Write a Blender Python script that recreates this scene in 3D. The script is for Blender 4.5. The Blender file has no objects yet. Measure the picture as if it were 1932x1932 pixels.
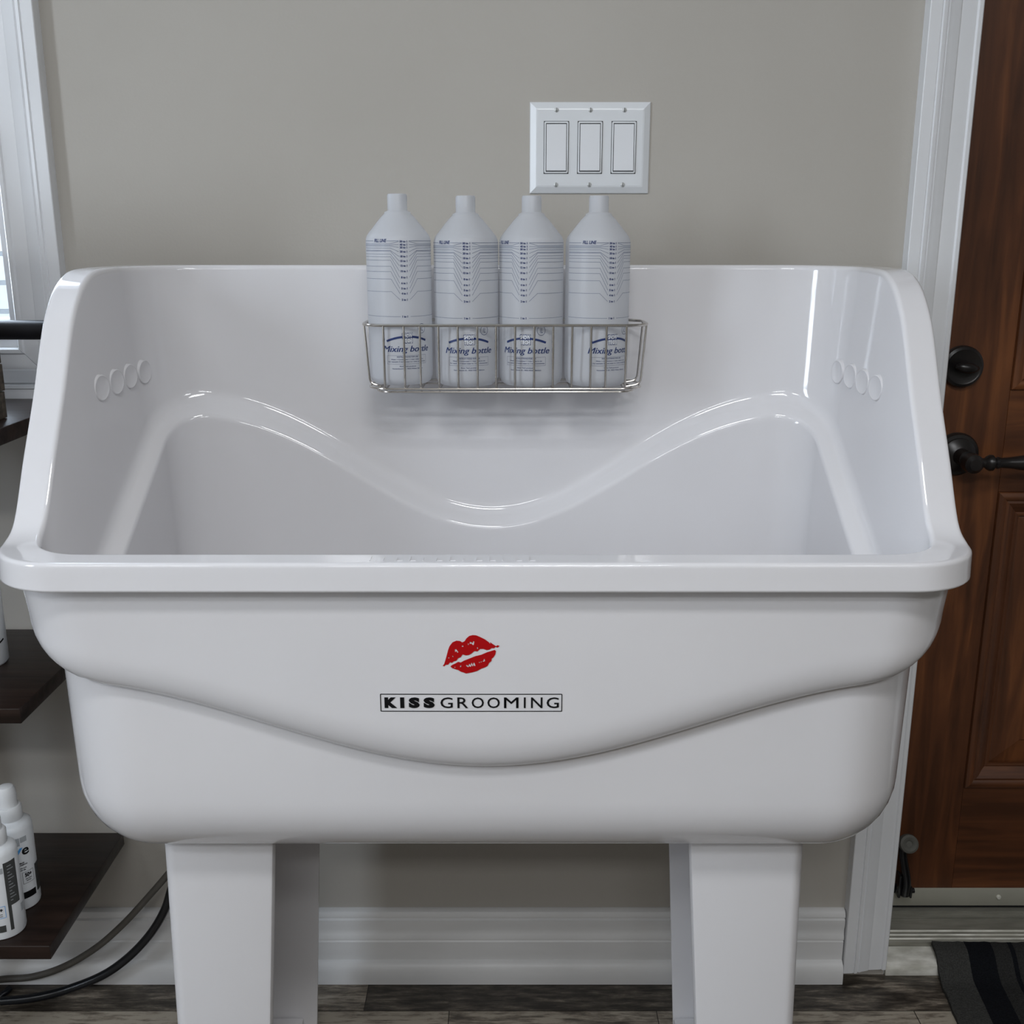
import bpy, bmesh, math, random
from mathutils import Vector, Matrix, geometry
from mathutils.bvhtree import BVHTree
PI = math.pi
C = bpy.context.scene.collection
sc = bpy.context.scene
random.seed(4)

# ------------------------------------------------------------------ camera
F = 2009.0; TH = math.radians(14.5); CD = 1.53; CH = 1.194      # focal in px of a 1932 px frame, tilt, distance to wall, height
cam = bpy.data.cameras.new('camera'); cam.sensor_width = 36; cam.lens = F/1932*36; cam.clip_start = 0.02
co = bpy.data.objects.new('camera', cam); C.objects.link(co)
co.location = (0, -CD, CH); co.rotation_euler = (PI/2-TH, 0, 0); sc.camera = co

# ------------------------------------------------------------------ world, lights, exposure
w = bpy.data.worlds.new('world'); sc.world = w; w.use_nodes = True
bg = w.node_tree.nodes['Background']; bg.inputs[0].default_value = (.74, .86, 1, 1); bg.inputs[1].default_value = 3.2
sc.view_settings.view_transform = 'Standard'; sc.view_settings.look = 'None'
sc.view_settings.gamma = 1; sc.view_settings.use_curve_mapping = False; sc.view_settings.exposure = 0.50

def area(name, loc, sx, sy, power, col, rot=(0, 0, 0)):
    l = bpy.data.lights.new(name, 'AREA'); l.shape = 'RECTANGLE'; l.size = sx; l.size_y = sy; l.energy = power; l.color = col
    o = bpy.data.objects.new(name, l); C.objects.link(o); o.location = loc; o.rotation_euler = rot; return o
CEIL = 2.45
LAMPS = [(.12, -1.75, 11, .62), (-.1, -3.1, 17, 1.15), (1.15, -2.5, 7, .62), (-1.3, -2.5, 7, .62)]
for lx, ly, p, ll in LAMPS:
    area('ceiling_lamp_light', (lx, ly, CEIL-.065), ll, .26, p, (.97, .985, 1))
area('window_daylight', (-1.101, .1, 1.56), .76, .96, 9, (.72, .84, 1), (-PI/2, 0, 0))
area('side_window_daylight', (-2.16, -1.75, 1.5), .96, .5, 20, (.80, .89, 1), (0, -PI/2, 0))

# ------------------------------------------------------------------ helpers
def tag(o, label=None, cat=None, group=None, kind=None):
    if label: o['label'] = label
    if cat: o['category'] = cat
    if group: o['group'] = group
    if kind: o['kind'] = kind
    return o
def empty(name, loc=(0, 0, 0)):
    o = bpy.data.objects.new(name, None); C.objects.link(o); o.location = loc; o.empty_display_size = .05; return o
def obj(name, bm, mat, parent=None, smooth=True, ang=35, loc=None):
    me = bpy.data.meshes.new(name)
    bmesh.ops.recalc_face_normals(bm, faces=bm.faces)
    if smooth:
        for f in bm.faces: f.smooth = True
        for e in bm.edges:
            if len(e.link_faces) == 2 and e.calc_face_angle(0) > math.radians(ang): e.smooth = False
    bm.to_mesh(me); bm.free()
    if isinstance(mat, (list, tuple)):
        for m in mat: me.materials.append(m)
    else: me.materials.append(mat)
    o = bpy.data.objects.new(name, me); C.objects.link(o)
    if parent is not None:
        o.parent = parent
        L = parent.matrix_basis.translation.copy(); p = parent.parent
        while p: L += p.matrix_basis.translation; p = p.parent
        # geometry is authored in world space: store it relative to the parent chain
        if loc is None: me.transform(Matrix.Translation(-L))
    if loc is not None: o.location = loc
    return o
def B(): return bmesh.new()
def box(bm, x0, x1, y0, y1, z0, z1, bev=0, seg=2):
    r = bmesh.ops.create_cube(bm, size=1)['verts']
    for v in r:
        v.co = Vector(((x0+x1)/2+v.co.x*(x1-x0), (y0+y1)/2+v.co.y*(y1-y0), (z0+z1)/2+v.co.z*(z1-z0)))
    if bev:
        es = list({e for v in r for e in v.link_edges})
        bmesh.ops.bevel(bm, geom=es, offset=bev, segments=seg, profile=.5, affect='EDGES')
def lathe(bm, prof, n=40, c=(0, 0, 0), axis='z'):
    rings = []
    for r, h in prof:
        ring = []
        for i in range(n):
            a = 2*PI*i/n; p = (r*math.cos(a), r*math.sin(a), h)
            if axis == 'y': p = (p[0], -h, p[1])
            if axis == 'x': p = (h, p[0], p[1])
            ring.append(bm.verts.new(Vector(p)+Vector(c)))
        rings.append(ring)
    for a, b in zip(rings, rings[1:]):
        for i in range(n): bm.faces.new((a[i], a[(i+1) % n], b[(i+1) % n], b[i]))
    if prof[0][0] > 1e-6: bm.faces.new(rings[0])
    if prof[-1][0] > 1e-6: bm.faces.new(rings[-1])
    bmesh.ops.remove_doubles(bm, verts=bm.verts, dist=1e-6)
def spline(pts, n=8):
    out = []; P = [Vector(p) for p in pts]; P = [2*P[0]-P[1]]+P+[2*P[-1]-P[-2]]
    for i in range(1, len(P)-2):
        for k in range(n):
            t = k/n; a, b, c, d = P[i-1:i+3]
            out.append(.5*((2*b)+(c-a)*t+(2*a-5*b+4*c-d)*t*t+(3*b-a-3*c+d)*t**3))
    out.append(P[-2]); return out
def tube(bm, pts, r, n=10, closed=False):
    P = [Vector(p) for p in pts]; rings = []; m = len(P); up = None
    for i in range(m):
        a = P[(i-1) % m] if (closed or i) else P[i]; b = P[(i+1) % m] if (closed or i < m-1) else P[i]
        t = (b-a).normalized()
        if up is None: up = t.orthogonal().normalized()
        up = (up-t*up.dot(t)); up = up.normalized() if up.length > 1e-6 else t.orthogonal().normalized()
        s = t.cross(up); rr = r[i] if isinstance(r, (list, tuple)) else r
        rings.append([bm.verts.new(P[i]+rr*(math.cos(2*PI*k/n)*up+math.sin(2*PI*k/n)*s)) for k in range(n)])
    for i in range(m if closed else m-1):
        a, b = rings[i], rings[(i+1) % m]
        sh = 0
        if closed and i == m-1:
            sh = min(range(n), key=lambda q: (a[0].co-b[q].co).length)
        for k in range(n): bm.faces.new((a[k], a[(k+1) % n], b[(k+1+sh) % n], b[(k+sh) % n]))
    if not closed: bm.faces.new(rings[0]); bm.faces.new(rings[-1])
def fillet_path(pts, r, n=5):
    P = [Vector(p) for p in pts]; out = [P[0]]
    for i in range(1, len(P)-1):
        a = (P[i-1]-P[i]); b = (P[i+1]-P[i]); rr = min(r, a.length*.49, b.length*.49)
        p0 = P[i]+a.normalized()*rr; p1 = P[i]+b.normalized()*rr
        for k in range(n+1):
            t = k/n; out.append((1-t)**2*p0+2*t*(1-t)*P[i]+t*t*p1)
    out.append(P[-1]); return out
def P3(u, v, s):
    """point seen at photo pixel (u, v) on the vertical plane at distance s in front of the camera"""
    a = (u-966)/F; b = (966-v)/F
    dy = math.cos(TH)+b*math.sin(TH); dz = -math.sin(TH)+b*math.cos(TH); k = s/dy
    return Vector((a*k, s-CD, CH+dz*k))

# ------------------------------------------------------------------ materials
def mat(name, col, rough=.5, metal=0, spec=.5, **kw):
    m = bpy.data.materials.new(name); m.use_nodes = True; b = m.node_tree.nodes['Principled BSDF']
    b.inputs['Base Color'].default_value = (*col, 1); b.inputs['Roughness'].default_value = rough
    b.inputs['Metallic'].default_value = metal; b.inputs['Specular IOR Level'].default_value = spec
    for k, v in kw.items(): b.inputs[k.replace('_', ' ')].default_value = v
    return m
def nodes(m): return m.node_tree.nodes, m.node_tree.links, m.node_tree.nodes['Principled BSDF']
def noise_mat(name, c1, c2, scale=8, stretch=(1, 1, 1), rough=.5, detail=5, bump=.0, lo=.35, hi=.65, dist=0, spec=.5, bscale=None, metal=0):
    m = mat(name, c1, rough, metal, spec); N, L, b = nodes(m)
    tc = N.new('ShaderNodeTexCoord'); mp = N.new('ShaderNodeMapping'); mp.inputs['Scale'].default_value = stretch
    nz = N.new('ShaderNodeTexNoise'); nz.inputs['Scale'].default_value = scale; nz.inputs['Detail'].default_value = detail
    nz.inputs['Distortion'].default_value = dist
    cr = N.new('ShaderNodeValToRGB'); cr.color_ramp.elements[0].position = lo; cr.color_ramp.elements[1].position = hi
    cr.color_ramp.elements[0].color = (*c1, 1); cr.color_ramp.elements[1].color = (*c2, 1)
    L.new(tc.outputs['Object'], mp.inputs[0]); L.new(mp.outputs[0], nz.inputs['Vector']); L.new(nz.outputs['Fac'], cr.inputs[0])
    L.new(cr.outputs[0], b.inputs['Base Color'])
    if bump:
        bp = N.new('ShaderNodeBump'); bp.inputs['Strength'].default_value = bump; bp.inputs['Distance'].default_value = .002
        if bscale:
            n2 = N.new('ShaderNodeTexNoise'); n2.inputs['Scale'].default_value = bscale; L.new(tc.outputs['Object'], n2.inputs['Vector']); L.new(n2.outputs['Fac'], bp.inputs['Height'])
        else: L.new(nz.outputs['Fac'], bp.inputs['Height'])
        L.new(bp.outputs[0], b.inputs['Normal'])
    return m
M = {}
M['wall'] = noise_mat('wall_paint', (.445, .420, .380), (.465, .44, .40), 3, rough=.55, bump=.08, bscale=260, spec=.3)
M['walldark'] = noise_mat('far_wall_bounce_cut', (.20, .19, .175), (.22, .21, .19), 3, rough=.8)  # unseen walls, darkened to cut the light they bounce back
M['ceil'] = noise_mat('ceiling_paint', (.78, .78, .77), (.8, .8, .79), 3, rough=.9)
M['trim'] = noise_mat('trim_paint', (.76, .77, .79), (.80, .81, .83), 6, rough=.35, bump=.05)
M['base'] = noise_mat('baseboard_paint', (.70, .70, .70), (.80, .80, .80), 14, (.25, 1, 1), rough=.4, bump=.05, lo=.3, hi=.6)
M['tub'] = noise_mat('glossy_tub_plastic', (.685, .674, .688), (.705, .694, .708), 4, rough=.07, spec=.5)
M['leg'] = noise_mat('satin_leg_plastic', (.688, .678, .692), (.708, .698, .712), 4, rough=.35)
M['plate'] = mat('switch_plastic', (.72, .74, .76), .3)
M['plate2'] = mat('rocker_plastic', (.74, .755, .78), .25)
M['screw'] = mat('white_screw', (.55, .56, .55), .35, .3)
M['slot'] = mat('screw_slot', (.07, .075, .08), .6)
M['chrome'] = mat('basket_steel', (.56, .53, .49), .22, 1)
M['ink'] = mat('navy_ink', (.012, .03, .13), .5)
M['inkline'] = mat('navy_line_ink', (.10, .13, .23), .5)
M['white'] = mat('label_white', (.8, .82, .85), .5)
M['red'] = mat('red_vinyl', (.40, .002, .004), .4, 0, .25)
M['black'] = mat('black_vinyl', (.004, .004, .005), .45, 0, .2)
M['bronze'] = noise_mat('dark_bronze', (.008, .007, .0075), (.016, .013, .012), 30, rough=.32)
M['blackgloss'] = mat('black_enamel', (.008, .008, .009), .22)
M['rubber'] = mat('grey_rubber', (.10, .098, .085), .7)
M['blackmetal'] = noise_mat('black_pipe', (.006, .006, .008), (.012, .012, .015), 20, rough=.38)
M['shelf'] = noise_mat('dark_stained_wood', (.009, .005, .0038), (.024, .0135, .010), 7, (.8, 9, 9), rough=.36, detail=8, bump=.25, spec=.3)
M['crate'] = noise_mat('weathered_crate_wood', (.035, .026, .018), (.085, .065, .045), 9, (1, 6, 14), rough=.8, detail=8, bump=.6)
M['hgrey'] = noise_mat('grey_hose', (.085, .078, .068), (.12, .11, .097), 20, rough=.5)
M['hblack'] = mat('black_hose', (.006, .007, .01), .3)
M['alu'] = noise_mat('brushed_aluminium', (.20, .195, .165), (.30, .29, .25), 14, (1, 5, 5), rough=.42, metal=.35, detail=6)
M['alubright'] = noise_mat('bright_metal_painted_sheen', (.62, .61, .54), (.98, .97, .90), 26, (1, 2, 2), rough=.35, metal=.15, detail=6)  # near-white base paints in the strip's reflection; also on worn ridges and screws
M['sweep'] = noise_mat('sweep_aluminium', (.40, .39, .33), (.47, .46, .39), 5, rough=.5, metal=.35)
M['cap'] = mat('bottle_cap_white', (.72, .73, .74), .35)
M['lab'] = mat('label_dark_grey', (.045, .047, .045), .5)
M['lab2'] = mat('label_pale_grey', (.38, .40, .42), .5)
M['sprayb'] = mat('white_bottle_plastic', (.74, .76, .78), .35)
M['blue'] = mat('label_blue', (.06, .32, .72), .5)
M['shadowgap'] = mat('painted_gap_shade', (.03, .03, .03), .8)  # near-black colour that paints shade into the switch gaps
def wood_mat(name, horiz):
    st = (1.2, 14, 14) if horiz else (14, 14, 1.2)
    m = mat(name, (.07, .022, .008), .38); N, L, b = nodes(m)
    tc = N.new('ShaderNodeTexCoord'); mp = N.new('ShaderNodeMapping'); mp.inputs['Scale'].default_value = st
    n1 = N.new('ShaderNodeTexNoise'); n1.inputs['Scale'].default_value = 3.2; n1.inputs['Detail'].default_value = 8; n1.inputs['Distortion'].default_value = .8
    n2 = N.new('ShaderNodeTexNoise'); n2.inputs['Scale'].default_value = 2.3; n2.inputs['Detail'].default_value = 4
    L.new(tc.outputs['Object'], mp.inputs[0]); L.new(mp.outputs[0], n1.inputs['Vector']); L.new(tc.outputs['Object'], n2.inputs['Vector'])
    mx = N.new('ShaderNodeMath'); mx.operation = 'MULTIPLY_ADD'; mx.inputs[1].default_value = .55
    L.new(n1.outputs['Fac'], mx.inputs[0]); 
    m2 = N.new('ShaderNodeMath'); m2.operation = 'MULTIPLY'; m2.inputs[1].default_value = .5; L.new(n2.outputs['Fac'], m2.inputs[0]); L.new(m2.outputs[0], mx.inputs[2])
    cr = N.new('ShaderNodeValToRGB'); e = cr.color_ramp.elements; e[0].position = .40; e[1].position = .68
    e[0].color = (.055, .0195, .0080, 1); e[1].color = (.20, .070, .023, 1)
    x = cr.color_ramp.elements.new(.54); x.color = (.105, .036, .0135, 1)
    L.new(mx.outputs[0], cr.inputs[0]); L.new(cr.outputs[0], b.inputs['Base Color'])
    bp = N.new('ShaderNodeBump'); bp.inputs['Strength'].default_value = .15; bp.inputs['Distance'].default_value = .001
    L.new(n1.outputs['Fac'], bp.inputs['Height']); L.new(bp.outputs[0], b.inputs['Normal']); return m
M['woodv'] = wood_mat('stained_door_wood_upright', False); M['woodh'] = wood_mat('stained_door_wood_cross', True)
def bottle_mat():
    m = bpy.data.materials.new('translucent_hdpe'); m.use_nodes = True; N, L, b = nodes(m)
    b.inputs['Base Color'].default_value = (.73, .74, .77, 1); b.inputs['Roughness'].default_value = .38
    tr = N.new('ShaderNodeBsdfTranslucent'); tr.inputs[0].default_value = (.82, .83, .85, 1)
    mx = N.new('ShaderNodeMixShader'); mx.inputs[0].default_value = .5
    L.new(b.outputs[0], mx.inputs[1]); L.new(tr.outputs[0], mx.inputs[2]); L.new(mx.outputs[0], N['Material Output'].inputs[0]); return m
M['hdpe'] = bottle_mat()
def glass_mat():
    m = bpy.data.materials.new('window_glass'); m.use_nodes = True; N, L, b = nodes(m)
    t = N.new('ShaderNodeBsdfTransparent'); g = N.new('ShaderNodeBsdfGlossy'); g.inputs['Roughness'].default_value = .02
    mx = N.new('ShaderNodeMixShader'); mx.inputs[0].default_value = .06
    L.new(t.outputs[0], mx.inputs[1]); L.new(g.outputs[0], mx.inputs[2]); L.new(mx.outputs[0], N['Material Output'].inputs[0]); return m
M['glass'] = glass_mat()
def emis(name, col, s):
    m = bpy.data.materials.new(name); m.use_nodes = True; N, L, b = nodes(m)
    b.inputs['Emission Color'].default_value = (*col, 1); b.inputs['Emission Strength'].default_value = s; return m
def brick_mat():
    m = mat('white_painted_brick', (.7, .72, .75), .8); N, L, b = nodes(m)
    tc = N.new('ShaderNodeTexCoord'); mp = N.new('ShaderNodeMapping'); mp.inputs['Rotation'].default_value = (PI/2, 0, 0)
    br = N.new('ShaderNodeTexBrick'); br.inputs['Color1'].default_value = (.82, .84, .86, 1); br.inputs['Color2'].default_value = (.72, .75, .78, 1)
    br.inputs['Mortar'].default_value = (.38, .41, .44, 1); br.inputs['Scale'].default_value = 1; br.inputs['Brick Width'].default_value = .21
    br.inputs['Row Height'].default_value = .072; br.inputs['Mortar Size'].default_value = .006
    L.new(tc.outputs['Object'], mp.inputs[0]); L.new(mp.outputs[0], br.inputs['Vector']); L.new(br.outputs['Color'], b.inputs['Base Color'])
    bp = N.new('ShaderNodeBump'); bp.inputs['Distance'].default_value = .01; bp.invert = True; L.new(br.outputs['Fac'], bp.inputs['Height']); L.new(bp.outputs[0], b.inputs['Normal']); return m
M['brick'] = brick_mat()
def floor_mat():
    m = mat('weathered_plank_floor', (.1, .08, .06), .45); N, L, b = nodes(m)
    at = N.new('ShaderNodeAttribute'); at.attribute_name = 'tone'
    tc = N.new('ShaderNodeTexCoord'); mp = N.new('ShaderNodeMapping'); mp.inputs['Scale'].default_value = (5, 40, 1)
    n1 = N.new('ShaderNodeTexNoise'); n1.inputs['Scale'].default_value = 3; n1.inputs['Detail'].default_value = 9; n1.inputs['Roughness'].default_value = .65; n1.inputs['Distortion'].default_value = .5
    n2 = N.new('ShaderNodeTexNoise'); n2.inputs['Scale'].default_value = 14; n2.inputs['Detail'].default_value = 9; n2.inputs['Roughness'].default_value = .7
    mp2 = N.new('ShaderNodeMapping'); mp2.inputs['Scale'].default_value = (1, 3, 1)
    L.new(tc.outputs['Object'], mp.inputs[0]); L.new(mp.outputs[0], n1.inputs['Vector']); L.new(tc.outputs['Object'], mp2.inputs[0]); L.new(mp2.outputs[0], n2.inputs['Vector'])
    # worn patches: grain + blotches + plank tone
    a1 = N.new('ShaderNodeMath'); a1.operation = 'ADD'; L.new(n1.outputs['Fac'], a1.inputs[0]); L.new(n2.outputs['Fac'], a1.inputs[1])
    a2 = N.new('ShaderNodeMath'); a2.operation = 'MULTIPLY_ADD'; L.new(a1.outputs[0], a2.inputs[0]); a2.inputs[1].default_value = 1.35
    sp = N.new('ShaderNodeSeparateColor'); L.new(at.outputs['Color'], sp.inputs[0])
    sb = N.new('ShaderNodeMath'); sb.operation = 'ADD'; L.new(sp.outputs[0], sb.inputs[0]); sb.inputs[1].default_value = -1.33; L.new(sb.outputs[0], a2.inputs[2])
    cr = N.new('ShaderNodeValToRGB'); e = cr.color_ramp.elements; e[0].position = .18; e[0].color = (.022, .017, .013, 1); e[1].position = .85; e[1].color = (.36, .32, .26, 1)
    for p, c in ((.38, (.058, .048, .038, 1)), (.52, (.10, .084, .066, 1)), (.66, (.20, .17, .135, 1))):
        x = cr.color_ramp.elements.new(p); x.color = c
    L.new(a2.outputs[0], cr.inputs[0]); L.new(cr.outputs[0], b.inputs['Base Color'])
    bp = N.new('ShaderNodeBump'); bp.inputs['Strength'].default_value = .3; bp.inputs['Distance'].default_value = .001; L.new(n1.outputs['Fac'], bp.inputs['Height']); L.new(bp.outputs[0], b.inputs['Normal']); return m
M['floor'] = floor_mat()
def rug_mat(name, c):
    m = noise_mat(name, tuple(x*.55 for x in c), c, 420, rough=.95, bump=1, spec=.1, lo=.3, hi=.7); return m
M['ruggrey'] = rug_mat('rug_grey_pile', (.060, .060, .057)); M['rugblack'] = rug_mat('rug_black_pile', (.009, .010, .013)); M['rugdark'] = rug_mat('rug_charcoal_pile', (.035, .035, .034))

# ------------------------------------------------------------------ room shell
XL, XR, YB = -2.1, 2.1, -3.9
WX0, WX1, WZ0, WZ1 = -1.50, -.700, 1.041, 2.05           # window opening
DX0, DX1, DZ1 = .6205, 1.46, 2.06                          # door opening
T = .16
bm = B()
box(bm, XL-.1, WX0, 0, T, 0, CEIL); box(bm, WX0, WX1, 0, T, 0, WZ0); box(bm, WX0, WX1, 0, T, WZ1, CEIL)
box(bm, WX1, DX0, 0, T, 0, CEIL); box(bm, DX0, DX1, 0, T, DZ1, CEIL); box(bm, DX1, XR+.1, 0, T, 0, CEIL)
tag(obj('wall_back', bm, M['wall'], smooth=False), kind='structure')
bm = B(); VY0, VY1, VZ0, VZ1 = -2.0, -1.5, 1.0, 2.0
box(bm, XL-.1, XL, YB, VY0, 0, CEIL); box(bm, XL-.1, XL, VY1, 0, 0, CEIL); box(bm, XL-.1, XL, VY0, VY1, 0, VZ0); box(bm, XL-.1, XL, VY0, VY1, VZ1, CEIL)
tag(obj('wall_left', bm, M['wall'], smooth=False), kind='structure')
w2 = empty('window_2', (XL, -1.75, 1.0)); tag(w2, kind='structure')
bm = B()
box(bm, XL, XL+.02, VY0-.07, VY0, VZ0-.07, VZ1+.07, .002); box(bm, XL, XL+.02, VY1, VY1+.07, VZ0-.07, VZ1+.07, .002); box(bm, XL, XL+.02, VY0, VY1, VZ0-.07, VZ0, .002); box(bm, XL, XL+.02, VY0, VY1, VZ1, VZ1+.07, .002)
obj('casing', bm, M['trim'], w2)
bm = B(); box(bm, XL-.09, XL-.05, VY0, VY0+.03, VZ0, VZ1); box(bm, XL-.09, XL-.05, VY1-.03, VY1, VZ0, VZ1); box(bm, XL-.09, XL-.05, VY0+.03, VY1-.03, VZ0, VZ0+.03); box(bm, XL-.09, XL-.05, VY0+.03, VY1-.03, VZ1-.03, VZ1); box(bm, XL-.085, XL-.055, VY0+.03, VY1-.03, 1.485, 1.515)
obj('sash', bm, M['trim'], w2, smooth=False)
bm = B(); box(bm, XL-.072, XL-.068, VY0+.03, VY1-.03, VZ0+.03, VZ1-.03); obj('glass_pane', bm, M['glass'], w2, smooth=False)
for nm, a in (('wall_right', (XR, XR+.1, YB, 0)), ('wall_front', (XL-.1, XR+.1, YB-.1, YB))):
    bm = B(); box(bm, *a, 0, CEIL); tag(obj(nm, bm, M['walldark'], smooth=False), kind='structure')
bm = B(); box(bm, XL-.1, XR+.1, YB-.1, T, CEIL, CEIL+.1); tag(obj('ceiling', bm, M['ceil'], smooth=False), kind='structure')
# floor: planks along the wall
bm = B(); col = bm.loops.layers.float_color.new('tone')
PW = .155; rowy = .068; k = 0
def plank(x0, x1, y0, y1, tone):
    g = .0007
    vs = [bm.verts.new(p) for p in ((x0+g, y0+g, 0), (x1-g, y0+g, 0), (x1-g, y1-g, 0), (x0+g, y1-g, 0))]
    f = bm.faces.new(vs)
    for l in f.loops: l[col] = (tone, tone, tone, 1)
y = rowy
while y > YB-.1:
    if k == 0: segs = [(-2.2, -1.3, .5), (-1.3, -.37, .40), (-.37, -.236, .66), (-.236, .42, .33), (.42, 1.2, .42), (1.2, 2.2, .6)]
    elif k == 1: segs = [(-2.2, -1.0, .66), (-1.0, -.1, .80), (-.1, .23, .68), (.23, .64, .74), (.64, 1.3, .80), (1.3, 2.2, .4)]
    else:
        segs = []; x = -2.2-random.random()*.5
        while x < 2.2: segs.append((x, x+.95, random.choice((.36, .45, .55, .68)))); x += .95
    for a, b_, t in segs: plank(max(a, -2.2), min(b_, 2.2), y-PW, y, t)
    y -= PW; k += 1
vs = [bm.verts.new(p) for p in ((-2.2, YB-.1, -.001), (2.2, YB-.1, -.001), (2.2, T, -.001), (-2.2, T, -.001))]
f = bm.faces.new(vs)
for l in f.loops: l[col] = (0, 0, 0, 1)
ob = obj('floor', bm, M['floor'], smooth=False)
tag(ob, kind='structure')

# casing profile: (distance from the inner edge, projection)
CW = .0745
CAS = [(0, 0), (0, .010), (.002, .0125), (.007, .013), (.009, .0105), (.012, .0115), (.030, .0125), (.032, .0140), (.042, .0165), (.048, .0190), (.0500, .0170), (.0515, .0205), (.056, .0215), (.0575, .0192), (.0590, .0205), (CW-.001, .0210), (CW, .0200), (CW, 0)]
def casing(bm, path, dirs, prof=CAS):
    rings = []
    for (x, z), (dx, dz) in zip(path, dirs):
        rings.append([bm.verts.new((x+dx*w_, -d, z+dz*w_)) for w_, d in prof])
    for a, b_ in zip(rings, rings[1:]):
        for i in range(len(prof)-1): bm.faces.new((a[i], a[i+1], b_[i+1], b_[i]))
    return rings
# window
win = empty('window_1', (-1.1, 0, WZ0)); tag(win, kind='structure')
def wseg(path, dirs):
    bm = B(); r = casing(bm, path, dirs); bm.faces.new(r[0]); bm.faces.new(r[-1]); obj('casing', bm, M['trim'], win, ang=25)
g = .0006
wseg([(WX1, WZ0+g), (WX1, WZ1)], [(1, -1), (1, 1)])
wseg([(WX0, WZ0), (WX1-g, WZ0)], [(-1, -1), (1, -1)])
wseg([(WX0, WZ0+g), (WX0, WZ1)], [(-1, -1), (-1, 1)])
wseg([(WX0, WZ1), (WX1, WZ1)], [(-1, 1), (1, 1)])
bm = B()      # jamb liner
box(bm, WX0, WX0+.012, .001, T, WZ0, WZ1); box(bm, WX1-.012, WX1, .001, T, WZ0, WZ1); box(bm, WX0+.012, WX1-.012, .001, T, WZ0, WZ0+.012); box(bm, WX0+.012, WX1-.012, .001, T, WZ1-.012, WZ1)
obj('jamb', bm, M['trim'], win, smooth=False)
bm = B(); a, b_, c, d = WX0+.012, WX1-.012, WZ0+.012, WZ1-.012; q = .022
box(bm, a, a+q, .09, .13, c, d, .003); box(bm, b_-q, b_, .09, .13, c, d, .003); box(bm, a+q, b_-q, .09, .13, c, c+q, .003); box(bm, a+q, b_-q, .09, .13, d-q, d, .003); box(bm, a+q, b_-q, .095, .125, 1.55, 1.575, .002)
obj('sash', bm, M['trim'], win)
bm = B(); box(bm, a+q, b_-q, .108, .112, c+q, d-q); obj('glass_pane', bm, M['glass'], win, smooth=False)
# the painted brick wall outside
bm = B(); box(bm, -3.4, -.1, 1.25, 1.4, 0, 3.2); tag(obj('wall_outside', bm, M['brick'], smooth=False), kind='structure')
bm = B(); box(bm, -3.4, 2.2, T+.001, 1.4, -.1, -.002); tag(obj('floor_outside', bm, noise_mat('outdoor_paving', (.3, .3, .3), (.4, .4, .4), 5, rough=.9), smooth=False), kind='structure')

# door casing, jamb, threshold
bm = B()
r = casing(bm, [(DX0, .018), (DX0, DZ1), (DX1, DZ1), (DX1, .018)], [(-1, 0), (-1, 1), (1, 1), (1, 0)])
bm.faces.new(r[0]); bm.faces.new(r[-1])
tag(obj('trim_1', bm, M['trim'], ang=25), kind='structure')
bm = B(); box(bm, DX0-.009, DX0+.001, .001, T, 0, DZ1); box(bm, DX1-.001, DX1+.009, .001, T, 0, DZ1); box(bm, DX0+.001, DX1-.001, .001, T, DZ1-.002, DZ1+.008)
tag(obj('trim_2', bm, M['trim'], smooth=False), kind='structure')
bm = B()      # ridged threshold, cross-section (y, z)
pr = [(.0475, .002), (.0475, .027), (.0495, .0285)]
def ridge_(y_, w_=.0022, h=.0024):
    zz = .0285+(y_-.0495)*.10; return [(y_, zz), (y_+w_*.2, zz+h), (y_+w_*.8, zz+h), (y_+w_, zz)]
pr += [(.0515, .0287), (.072, .0307)]
for i in range(5): pr += ridge_(.098+i*.0052, .002, .0018)
pr += [(.150, .0385), (.150, .002)]
A = [bm.verts.new((DX0+.0015, y_, z_)) for y_, z_ in pr]; D = [bm.verts.new((DX1-.0015, y_, z_)) for y_, z_ in pr]
for i in range(len(pr)-1): bm.faces.new((A[i], A[i+1], D[i+1], D[i]))
bm.faces.new(A); bm.faces.new(D)
t3 = tag(obj('trim_3', bm, M['alu'], ang=20), kind='structure')
for yr in (.0515, .0605, .0700):
    bm = B(); zz = .0285+(yr-.0495)*.10; box(bm, DX0+.002, DX1-.002, yr, yr+.0022, zz, zz+.0028, .0004); obj('tread_ridge', bm, M['alubright'], t3)
bm = B(); box(bm, DX0+.002, DX1-.002, -.004, .047, .0, .0195, .001); tag(obj('trim_4', bm, M['alubright']), kind='structure')
# baseboards
BP = [(0, .128), (.006, .128), (.010, .126), (.0125, .121), (.0125, .117), (.010, .1145), (.0135, .1125), (.0135, .104), (.0115, .094), (.0125, .086), (.0145, .082), (.0145, .0765), (.012, .0745), (.0135, .072), (.0135, .0385), (.016, .0375), (.0215, .033), (.025, .024), (.026, .012), (.026, .0005), (0, .0005)]
def baseb(nm, x0, x1):
    bm = B(); A = [bm.verts.new((x0, -d, z)) for d, z in BP]; D = [bm.verts.new((x1, -d, z)) for d, z in BP]
    for i in range(len(BP)-1): bm.faces.new((A[i], A[i+1], D[i+1], D[i]))
    bm.faces.new(A); bm.faces.new(D); tag(obj(nm, bm, M['base'], ang=30), kind='structure')
baseb('baseboard_back', XL, DX0-CW-.0015); baseb('baseboard_back_right', DX1+CW+.002, XR)

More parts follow.
